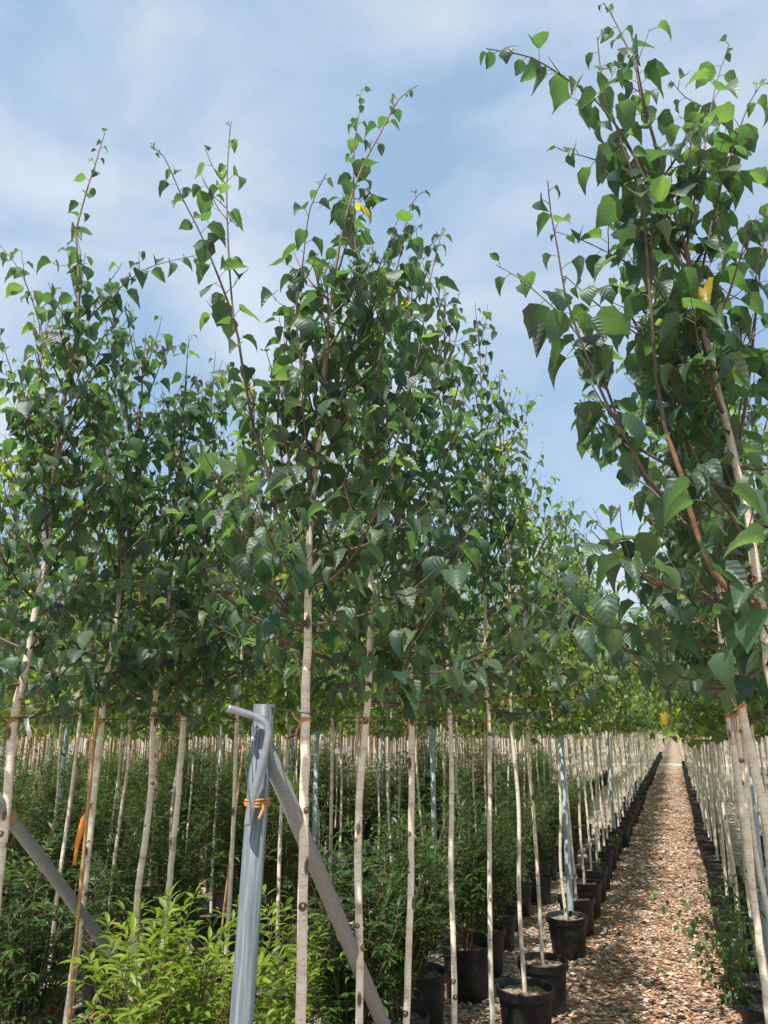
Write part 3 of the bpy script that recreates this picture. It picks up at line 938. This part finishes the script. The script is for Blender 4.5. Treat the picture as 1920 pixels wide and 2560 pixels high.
# the rest of the plantation, far off: one mass
def mass():
    rr = np.random.default_rng(90)
    Vt, Ft, nt_, Vc, Fc, Uc, nc = [], [], 0, [], [], [], 0
    tdat, cdat = [], []
    for K in FAR_KINDS:
        for key, lst in (('trunk', tdat), ('crown', cdat)):
            me = K[key]
            v = np.empty(len(me.vertices) * 3, np.float32); me.vertices.foreach_get('co', v)
            f = np.empty(len(me.loops), np.int32); me.loops.foreach_get('vertex_index', f)
            lst.append((v.reshape(-1, 3), f.reshape(-1, 4 if key == 'trunk' else 3)))
    spots = []
    xs = [ROW_X[r] for r in 'ABCDEFGHIJZ'] + [-11.67 - 1.2 * i for i in range(18)] + [2.78, 4.0, 5.2]
    names = list('ABCDEFGHIJZ')
    for i, x in enumerate(xs):
        y = last.get(names[i], 0) if i < len(names) else 0
        y = max(y + .6, abs(x) * 0.85 + 1.0 if x < 0 else 5.0)
        while y < (112 if x > -6 else 48):
            if in_view((x, y, 1.8), 300): spots.append((x + rr.uniform(-.04, .04), y))
            y += rr.uniform(.55, .7) * (1.0 if y < 30 else 1.6)
    allspots = spots
    for side in (0, 1):
      Vt, Ft, nt_, Vc, Fc, nc = [], [], 0, [], [], 0
      spots = [q for q in allspots if (q[0] < -4.0) == bool(side)]
      for (x, y) in spots:
        k = int(rr.uniform(0, 3)); a = rr.uniform(0, 6.28); s = rr.uniform(.93, 1.08)
        ca, sa = math.cos(a), math.sin(a)
        for (v, f), VV, FF in ((tdat[k], Vt, Ft), (cdat[k], Vc, Fc)):
            w = np.stack([v[:, 0] * ca - v[:, 1] * sa + x, v[:, 0] * sa + v[:, 1] * ca + y, v[:, 2] * s], 1)
            if VV is Vt:
                FF.append(f + nt_); nt_ += len(w)
            else:
                FF.append(f + nc); nc += len(w)
            VV.append(w)
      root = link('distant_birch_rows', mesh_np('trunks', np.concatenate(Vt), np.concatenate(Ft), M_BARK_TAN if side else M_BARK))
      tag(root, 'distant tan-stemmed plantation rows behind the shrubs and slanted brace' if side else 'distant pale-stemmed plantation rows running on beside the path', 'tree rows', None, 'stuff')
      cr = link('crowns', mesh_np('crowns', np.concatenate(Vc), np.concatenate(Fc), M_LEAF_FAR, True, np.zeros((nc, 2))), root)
      cr['kind'] = 'stuff'
      print('mass trees', len(spots))
mass()

# ------------------------------------------------------------------ steel posts, braces, wires
def hollow_post(name, r, z0, z1, mat, wall=0.0035, seg=28):
    return lathe(name, [(r, z0), (r, z1), (r - .001, z1 + .0008), (r - wall, z1), (r - wall, z1 - .25)], mat, seg)
pc = at_d(563, 1560, depth(-0.87, 1.62))
pb = at_d(517, 2190, depth(-0.87, 1.62))
PX, PY = pc.x, pc.y
PTOP = at_d(563, 1522, depth(PX, PY)).z
lean = math.atan2((pc - pb).dot(RGT), pc.z - pb.z)
post = thing('end_post', (pb.x - (pc - pb).x / (pc.z - pb.z) * pb.z, pb.y, 0), 'galvanised steel end post with crank handle tied to it', 'post')
post.rotation_euler = (0, 0, YAW)
tilt_m = Matrix.Rotation(lean, 4, 'Y')
PR = 0.0245
Hp = PTOP / math.cos(lean)
pipe = link('pipe', hollow_post('pipe', PR, -0.02, Hp, M_GALV), post)
pipe.rotation_euler = (0, lean, 0)
# in the pipe's own frame: x = camera right, -y = towards the camera
def pl(xz, yz, yoff):
    """picture point brought to the pipe frame on the plane yoff in front of the axis"""
    w = at_d(xz, yz, depth(PX, PY) + yoff)
    q = Matrix.Rotation(-YAW, 4, 'Z') @ (w - Vector(post.location))
    return tilt_m.inverted() @ q
fo = -(PR + 0.008)
crank_pts = smooth_path([pl(492, 1530, fo - .02), pl(515, 1536, fo - .012), pl(545, 1546, fo - .003), pl(563, 1553, fo), pl(575, 1563, fo), pl(580, 1580, fo), pl(577, 1605, fo),
                         pl(566, 1650, fo), pl(552, 1700, fo), pl(541, 1750, fo + .001), pl(536, 1783, fo + .002)], .006)
nck = len(crank_pts)
crk = [0.0085] * nck
for i in range(nck):
    if i > nck * .84: crk[i] = 0.0085 + 0.0010 * (i - nck * .84) / (nck * .16)
crank = link('crank_handle', closed_tube('crank_handle', crank_pts, crk, M_ROD, 12), pipe)
for k, xx in enumerate((541, 546)):
    c = pl(xx, 1546 + (xx - 541) * .3, fo)
    ring = [(c.x + .0012 * math.sin(a), c.y + .0105 * math.cos(a), c.z + .0105 * math.sin(a)) for a in np.linspace(0, 6.4, 18)]
    Tt = Tubes(); Tt.add(ring, .0012, 5)
    link('wire_loop', Tt.mesh('wire_loop', M_WIRE), crank)
Tt = Tubes(); Tt.add([pl(523, 1545, fo - .004), pl(526, 1600, fo - .006), pl(533, 1680, fo - .008), pl(540, 1735, fo - .011), pl(543, 1780, fo - .010)], .0011, 5)
link('hanging_wire', Tt.mesh('hanging_wire', M_WIRE), pipe)
Tt = Tubes(); Tt.add([pl(546, 1556, fo + .004), pl(548, 1580, fo + .006), pl(545, 1595, fo + .005), pl(544, 1640, fo + .006), pl(546, 1690, fo + .007)], .0011, 5)
link('hanging_wire', Tt.mesh('hanging_wire', M_WIRE), pipe)
c = pl(546, 1597, -PR)
bolt = link('bolt', lathe('bolt', [(0.0, .0062), (.0045, .006), (.0056, .004), (.0056, 0), (.0062, 0), (.0062, -.004)], M_BOLT, 12), pipe, c)
bolt.rotation_euler = (math.pi / 2, 0, 0)
# orange tie round pipe and rod
c = pl(549, 1732, 0)
T3 = Tubes()
for q in range(3):
    T3.add([((PR + .0022) * math.cos(a), (PR + (.021 if math.sin(a) < -.2 else .0022) * min(1, abs(math.sin(a)) * 1.1) + .001) * math.sin(a), c.z - .004 + .0045 * q + .003 * math.sin(a * 1.0 + q)) for a in np.linspace(0, 6.4, 30)], .0026, 6)
link('tie', T3.mesh('tie', M_TIE), pipe)
T3 = Tubes(); k = pl(568, 1738, -PR - .014); T3.add([k, k + Vector((.002, -.002, -.008)), k + Vector((-.006, -.002, -.028))], [.003, .0036, .0032], 7)
link('tie_tail', T3.mesh('tie_tail', M_TIE), pipe)

def brace(pa, pbm, label, r=0.0205, mat=None):
    """pa: top end at the post, pbm: a lower point; runs on to the ground"""
    d = (pbm - pa).normalized()
    pe = pa + d * ((pa.z - 0.03) / -d.z)
    root = thing('brace', (pe.x, pe.y, 0), label, 'brace', None)
    off = Vector((pe.x, pe.y, 0))
    pts = [pa.lerp(pe, t) - off for t in np.linspace(0, 1, 6)]
    link('pipe', closed_tube('pipe', pts, r, mat or M_GALV_DULL, 20), root)
    fo_ = lathe('footing', [(0, .0), (.08, .0), (.085, .02), (.07, .05), (0, .06)], M_CONC, 14)
    link('footing', fo_, root)
    return root, pts, off
XB = PX
bt = Vector((PX, PY + .035, 1.53)); bl = at_x(822, 2200, PX)
bt = bl + (at_x(585, 1640, PX) - bl) * 1.06
br1, bp1, bo1 = brace(bt, bl, 'grey steel brace sloping down from the crank-handle post')
XC = -2.07
b2a, b2b = at_x(0, 1738, XC), at_x(205, 2012, XC)
d2 = (b2a - b2b).normalized()
top2 = b2a + d2 * ((1.53 - b2a.z) / d2.z)
br2, bp2, bo2 = brace(top2, b2b, 'plain slanted steel brace with a single orange tie round it')
ax = -d2
q = at_x(25, 1757, XC)
q = b2b + ax * (q - b2b).dot(ax) - bo2
T3 = Tubes()
e1 = ax.orthogonal().normalized(); e2 = ax.cross(e1)
for kq in range(3):
    T3.add([q + ax * (.006 * kq - .006) + (e1 * math.cos(a) + e2 * math.sin(a)) * .0222 for a in np.linspace(0, 6.3, 22)], .0034, 6)
T3.add([q + Vector((-.028, 0, .0)), q + Vector((-.035, -.005, -.02)), q + Vector((-.03, -.005, -.04))], .003, 5)
link('tie', T3.mesh('tie', M_TIE), br2)

LINE_R = 0.023
line_me = hollow_post('pipe', LINE_R, 0.0, 1.66, M_GALV_LIGHT, .003, 16)
cap_me = lathe('cap', [(0, 1.668), (LINE_R * .8, 1.667), (LINE_R * 1.04, 1.662), (LINE_R * 1.04, 1.64)], M_GALV_DULL, 16)
def line_post(X, Y, label, group=None):
    o = thing('line_post', (X, Y, 0), label, 'post', group, random.uniform(0, 6))
    p = link('pipe', line_me, o); link('cap', cap_me, p)
end2 = thing('end_post', (XC, top2.y - .06, 0), 'galvanised end post that carries the plain slanted brace', 'post')
link('pipe', hollow_post('pipe', PR, -.02, 1.66, M_GALV), end2)
line_post(-0.86, 6.52, 'grey steel line post standing beside a potted birch at the path edge')
for i, Y in enumerate((11.4, 16.4, 21.4, 26.4)):
    line_post(-0.87, Y, 'grey steel line post among the birches of the crank-handle post row', 'line posts of the crank-handle post row')
for Y in (5.0, 9.6, 14.4, 19.4):
    line_post(0.37, Y, 'grey steel line post among the birches across the litter path', 'line posts across the path')
for row, ys in (('C', (7.0, 12.0, 17.0)), ('D', (7.1, 12.1)), ('E', (7.3, 12.3)), ('F', (6.4, 11.4)), ('G', (7.5, 12.5))):
    for Y in ys:
        line_post(ROW_X[row], Y, 'grey steel line post among the white stems behind the shrubs', 'line posts in the back rows')
WL = {'A': ('thin wire running from the crank-handle post along its row of birches', PY), 'B': ('thin wire along the birches across the litter path', 1.0),
      'C': ('thin wire along the birches behind the plain slanted brace', 1.6), 'D': ('thin wire along the birches in the back rows', 1.6),
      'E': ('thin wire along the birches in the back rows', 1.6), 'F': ('thin wire along the birches in the back rows', 1.6), 'G': ('thin wire along the birches in the back rows', 1.6)}
for row, (lab, y0) in WL.items():
    T3 = Tubes()
    x = ROW_X[row] + .016
    if row == 'A':
        pts = [(PX + .026, PY, WIRE_Z + .012)]
        y = PY + .3
    else:
        pts = []; y = y0
    while y < (40 if row in 'AB' else 22):
        pts.append((x, y, WIRE_Z + random.uniform(-.006, .004))); y += 0.8
    T3.add(pts, .0016, 5)
    o = link('support_wire', T3.mesh('support_wire', M_WIRE))
    tag(o, lab, 'wire', 'wires along the back rows' if row in 'DEFG' else None)

# ------------------------------------------------------------------ tags, ribbon, cane
def ribbon_strip(name, pts, width, nrm, mat):
    V, F = [], []
    nrm = Vector(nrm).normalized()
    for p in pts:
        p = Vector(p)
        V += [p - nrm * width / 2, p + nrm * width / 2]
    k = len(V)
    F = [[2 * i, 2 * i + 1, 2 * i + 3, 2 * i + 2] for i in range(len(pts) - 1)]
    me = mesh_np(name, V, F, mat)
    return me
def solidify(o, t=0.0008):
    md = o.modifiers.new('thickness', 'SOLIDIFY'); md.thickness = t
    return o
def plant_tag(parent, off, top, bottom, width=.014, label=None):
    top, bottom = Vector(top) - off, Vector(bottom) - off
    ax = (bottom - top).normalized()
    nr = ax.cross(FWD).normalized()
    mid = top.lerp(bottom, .5) + FWD * -.004
    o = link('tag', ribbon_strip('tag', [top, mid, bottom], width, nr, M_TAG), parent)
    return solidify(o)
plant_tag(B0t, Vector(B0.location), at_d(1640, 1318, D1 - .03), at_d(1586, 1388, D1 - .04), .013)
plant_tag(A0t, Vector(A0.location), at_d(672, 1238, D0 - .02), at_d(697, 1203, D0 - .02), .011)
plant_tag(C0t, Vector(C0.location), at_d(56, 1552, D2 - .03), at_d(66, 1592, D2 - .03), .016)
# orange marking ribbon knotted to a stem behind the plain brace
rt = at_d(196, 1745, depth(-2.05, 2.50) - .02)
rb = thing('marking_ribbon', tuple(rt), 'bright orange marking ribbon hanging from a birch stem behind the plain brace', 'ribbon')
def W(xz, yz, d=0): return at_d(xz, yz, depth(-2.05, 2.50) - .02 + d) - rt
solidify(link('band', ribbon_strip('band', [W(197, 1735), W(190, 1752, -.015), W(179, 1768, -.012), W(172, 1795), W(164, 1830)], .016, RGT + Vector((0, 0, .3)), M_RIBBON), rb))
solidify(link('tail', ribbon_strip('tail', [W(186, 1760, -.01), W(176, 1800, -.02), W(168, 1822, -.012), W(160, 1868, -.016)], .013, RGT - Vector((0, 0, .2)), M_RIBBON), rb))
# bamboo canes
def cane(pt, pbm, label, group=None):
    d = (pbm - pt).normalized()
    pe = pt + d * ((pt.z - .2) / -d.z)
    off = Vector((pe.x, pe.y, 0))
    root = thing('bamboo_cane', tuple(off), label, 'cane', group)
    pts = [pt.lerp(pe, t) - off for t in np.linspace(0, 1, 20)]
    rad = [.0062 if i % 4 else .0074 for i in range(20)]
    link('culm', closed_tube('culm', pts, rad, M_BAMBOO, 9), root)
cane(at_d(212, 1497, depth(-2.07, 2.45)), at_d(168, 1990, depth(-2.07, 2.45)), 'bamboo cane propping the birch with the orange ribbon')
cane(at_d(527, 1600, depth(-2.07, 3.95)), at_d(507, 1770, depth(-2.07, 3.95)), 'bamboo cane beside a birch stem seen past the crank-handle post')
rrc = np.random.default_rng(123)
for i in range(46):
    row = 'EFGH'[int(rrc.uniform(0, 4))]
    y = rrc.uniform(6, 15)
    x = ROW_X[row] + rrc.uniform(-.06, .06)
    if not in_view((x, y, 1.3)) : continue
    cane(Vector((x, y, rrc.uniform(1.55, 1.8))), Vector((x + rrc.uniform(-.04, .04), y, .4)), 'tan bamboo cane among the stems of the back rows', 'canes in the back rows')

# ------------------------------------------------------------------ shrubs
def shrub_kind(seed, H, spread, nst, hi):
    rr = np.random.default_rng(seed)
    L, T = Leaves(), Tubes()
    for s in range(nst):
        az = rr.uniform(0, 6.28)
        h = H * rr.uniform(.55, 1.02)
        lean = spread * rr.uniform(.1, 1.0)
        pts = []
        for k in range(6):
            f = k / 5
            rad_ = .03 + lean * f ** 1.3
            pts.append(Vector((math.cos(az) * rad_ + rr.uniform(-.012, .012), math.sin(az) * rad_ + rr.uniform(-.012, .012), .25 + h * f)))
        T.add(pts, np.linspace(.0045, .0015, 6), 5)
        nl = int(9 * h / .8) + 3
        for q in range(nl):
            f = .22 + .78 * (q + rr.uniform(0, 1)) / nl
            p = pts[0].lerp(pts[-1], f) if False else pts[min(4, int(f * 5))].lerp(pts[min(5, int(f * 5) + 1)], (f * 5) % 1 if f < 1 else 1)
            a2 = rr.uniform(0, 6.28)
            el = rr.uniform(.1, .9) if f < .85 else rr.uniform(.6, 1.3)
            d = Vector((math.cos(a2) * math.cos(el), math.sin(a2) * math.cos(el), math.sin(el)))
            ln = rr.uniform(.10, .20)
            rach = [p, p + d * ln * .5, p + d * ln + Vector((0, 0, -.02))]
            T.add(rach, [.0013, .001, .0007], 3)
            for g in range(4):
                c0 = rach[0].lerp(rach[1], .5 + .5 * g / 1.5) if g < 2 else rach[1].lerp(rach[2], (g - 2) / 1.5 + .1)
                for sd in (-1, 1):
                    sidev = d.cross(Vector((0, 0, 1))).normalized() * sd
                    dd = (sidev * rr.uniform(.6, 1.0) + d * rr.uniform(.4, .9) + Vector((0, 0, rr.uniform(-.35, .35)))).normalized()
                    nn = Vector((rr.uniform(-.4, .4), rr.uniform(-.4, .4), 1))
                    L.add(c0 + dd * .004, dd, nn, rr.uniform(.032, .054))
            L.add(rach[2], (d + Vector((0, 0, -.3))).normalized(), Vector((rr.uniform(-.4, .4), rr.uniform(-.4, .4), 1)), rr.uniform(.038, .060))
    return L, T
M_STEM = simple('shrub_stem', [(0.3, (0.10, 0.06, 0.035)), (0.7, (0.20, 0.15, 0.07))], 30, .7)
def near_shrub(X, Y, H, spread, nst, seed, label, bright, n_single):
    L, T = shrub_kind(seed, H, spread, nst, True)
    root = thing('potted_shrub', (X, Y, 0), label, 'shrub')
    add_pot(root, np.random.default_rng(seed))
    st = link('stems', T.mesh('stems', M_STEM), root)
    single_leaves(st, L, Vector((X, Y, 0)), n_single, LEAFLET_MESHES if bright else LEAFLET_SHADED, LANCE_HI, M_SHRUB_SUNLIT if bright else M_SHRUB_SHADED, 'leaflet')
near_shrub(-1.44, 2.20, .76, .37, 72, 201, 'sunlit yellow-green potted shrub growing behind the crank-handle post', True, 300)
near_shrub(-1.50, 2.80, .62, .28, 26, 206, 'smaller sunlit shrub nestled behind the brightest shrub', True, 260)
near_shrub(-2.68, 2.95, .80, .34, 34, 202, 'shaded green shrub behind the plain slanted brace', False, 260)
near_shrub(-1.36, 3.35, .88, .30, 36, 203, 'shaded green shrub behind the brace of the crank-handle post', False, 300)
near_shrub(-1.36, 3.95, .90, .30, 34, 204, 'second shaded shrub along the row of the crank-handle post', False, 260)
SH_KINDS = []
for i in range(5):
    L, T = shrub_kind(220 + i, .82 + .05 * i, .28, 26, False)
    ml = M_SHRUB_HALF_SHADE if i == 3 else M_SHRUB_SHADED
    SH_KINDS.append((L.mesh('foliage', LANCE_LO, ml), T.mesh('stems', M_STEM)))
def shrub(X, Y, k, sc, label, group, rr):
    o = thing('potted_shrub', (X, Y, 0), label, 'shrub', group, rr.uniform(0, 6.28), (sc, sc, sc))
    s = link('stems', SH_KINDS[k][1], o); link('foliage', SH_KINDS[k][0], s)
    link('pot', POT_BODY, o); 
    if math.hypot(X, Y) < 9:
        link('rim', POT_RIM, o); link('soil', POT_SOIL, o)
rr = np.random.default_rng(230)
for i, Y in enumerate(np.arange(4.55, 13, .58)):
    lab, grp = ('dense potted shrub farther along the row of the crank-handle post', 'shrubs along the crank-handle post row') if i > 5 else (ORD[i + 2] + ' shrub along the row of the crank-handle post', None)
    shrub(-1.38 + rr.uniform(-.07, .05), Y + rr.uniform(-.06, .06), int(rr.choice([0, 2, 4, 3, 1])), rr.uniform(.78, 1.08), lab, grp, rr)
for X, y0, y1 in ((-2.66, 3.6, 5.6), (-2.66, 9, 14), (-3.85, 3.9, 8.6), (-5.05, 4.9, 9.5), (-5.05, 11, 13), (-6.25, 6.0, 14.5), (-7.4, 7.2, 15.5), (-8.6, 8.5, 16), (-4.0, 10, 16), (-2.66, 14, 18)):
    Y = y0
    while Y < y1:
        if in_view((X, Y, .9), 150) and rr.uniform(0, 1) < .92:
            n_ = ORD[min(4, int(round((-X - 2.66) / 1.2)))]
            shrub(X + rr.uniform(-.2, .15), Y, int(rr.uniform(0, 5)), rr.uniform(.85, 1.28), f'leafy potted shrub in the {n_} aisle beyond the plain brace row', f'shrubs in the {n_} aisle beyond the brace', rr)
        Y += rr.uniform(.48, .7)
for Y in np.arange(4.2, 14, .75):
    shrub(1.5 + rr.uniform(-.1, .15), Y, int(rr.uniform(0, 5)), rr.uniform(.8, 1.0), 'leafy shrub behind the birches across the litter path', 'shrubs behind the row across the path', rr)

# weeds growing in pots by the path
def weed(X, Y, H, n, seed, label, group=None, z0=.25):
    rr = np.random.default_rng(seed)
    L, T = Leaves(), Tubes()
    for s in range(n):
        az = rr.uniform(0, 6.28)
        pts = smooth_path(random_branch(rr, (rr.uniform(-.06, .06), rr.uniform(-.06, .06), z0), az, R(rr.uniform(8, 50)), H * rr.uniform(.5, 1), .3), .03)
        T.add(pts, np.linspace(.002, .0008, len(pts)), 4)
        leaf_run(L, T, pts, rr, .05, .035, (.03, .055))
    o = thing('weed', (X, Y, 0), label, 'weed', group)
    st = link('stems', T.mesh('stems', M_STEM), o)
    link('foliage', L.mesh('foliage', BLADES_HI, M_WEED), st)
weed(.20, 4.75, .85, 14, 301, 'tall climbing weed with heart-shaped leaves in a pot at the path edge')
weed(.20, 5.4, .5, 9, 302, 'lower bushy weed in a pot next to the tall climbing weed')
weed(-.80, 8.2, .16, 6, 303, 'small weed sprouting in a birch pot beside the path', 'small weeds in pots')
weed(-.80, 10.0, .2, 6, 304, 'small weed sprouting in a birch pot beside the path', 'small weeds in pots')

# ------------------------------------------------------------------ litter on the path and aisles
def chip_mesh(seed):
    rr = np.random.default_rng(seed)
    n = 5
    a = np.sort(rr.uniform(0, 6.28, n))
    a = np.linspace(0, 6.28, n, endpoint=False) + rr.uniform(-.4, .4, n)
    r = rr.uniform(.6, 1.1, n)
    top = [(r[i] * math.cos(a[i]), r[i] * .62 * math.sin(a[i]), .12 + rr.uniform(-.08, .16)) for i in range(n)]
    bot = [(x * .9, y * .9, z - .14) for x, y, z in top]
    F = [list(range(n)), list(range(2 * n - 1, n - 1, -1))] + [[i, n + i, n + (i + 1) % n, (i + 1) % n][::-1] for i in range(n)]
    return mesh_np('leaf_litter', top + bot, F, M_CHIP, False)
CHIPS = [chip_mesh(s) for s in range(8)]
rr = np.random.default_rng(400)
cand = []
while len(cand) < 300:
    x, y = rr.uniform(-.72, .2), rr.uniform(4.3, 8.5)
    if in_view((x, y, 0), 0): cand.append((x, y))
for (x, y) in cand:
    o = link('fallen_leaf', CHIPS[int(rr.uniform(0, 8))], path, (x, y, .014), rr.uniform(0, 6.28), rr.uniform(.018, .040))
    o.rotation_euler = (rr.uniform(-.3, .3), rr.uniform(-.3, .3), rr.uniform(0, 6.28))
def litter(name, boxes, parent):
    rr = np.random.default_rng(410)
    Vs, Fs, n = [], [], 0
    for (x0, x1, y0, y1, cnt, s0, s1) in boxes:
        xs, ys = rr.uniform(x0, x1, cnt), rr.uniform(y0, y1, cnt)
        sz = rr.uniform(s0, s1, cnt)
        a0 = rr.uniform(0, 6.28, cnt)
        ang = a0[:, None] + np.linspace(0, 6.283, 5)[None, :4] + rr.uniform(-.35, .35, (cnt, 4))
        rad = sz[:, None] * rr.uniform(.55, 1.1, (cnt, 4))
        V = np.stack([xs[:, None] + rad * np.cos(ang), ys[:, None] + rad * np.sin(ang), .012 + rr.uniform(0, .45, (cnt, 4)) * sz[:, None]], -1)
        Vs.append(V.reshape(-1, 3)); Fs.append(np.arange(cnt * 4).reshape(-1, 4) + n); n += cnt * 4
    o = link(name, mesh_np(name, np.concatenate(Vs), np.concatenate(Fs), M_CHIP, False), parent)
    o['kind'] = 'stuff'
litter('litter', [(-.80, .32, 4.0, 9.0, 17000, .006, .021), (-.80, .32, 9.0, 16.0, 8000, .012, .030), (-.80, .32, 16, 30, 5000, .018, .042)], path)
litter('litter', [(-2.0, -.85, 2.0, 9.0, 9000, .008, .02), (-5.5, -2.0, 2.5, 10.0, 16000, .010, .024), (-.95, -.75, 3.5, 9, 1500, .008, .018), (.2, 1.5, 3, 9, 3000, .01, .02)], ground)

# trees closing the end of the path
def treeline():
    rr = np.random.default_rng(500)
    L = Leaves()
    for b in range(260):
        cx, cy, cz, r = rr.uniform(-30, 26), rr.uniform(114, 120), rr.uniform(.4, 4.6), rr.uniform(.7, 1.4)
        for q in range(70):
            v = rr.normal(0, 1, 3); v = v / np.linalg.norm(v) * r * rr.uniform(.6, 1.05)
            L.add((cx + v[0], cy + v[1], max(.1, cz + v[2])), rr.normal(0, 1, 3), rr.normal(0, 1, 3), rr.uniform(.28, .5))
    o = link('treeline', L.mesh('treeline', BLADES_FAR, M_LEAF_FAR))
    tag(o, 'green mass of far trees closing the end of the path', 'trees', None, 'stuff')
treeline()
print('objects', len(bpy.data.objects), 'tris', sum(len(m.loop_triangles) or len(m.polygons) for m in bpy.data.meshes))
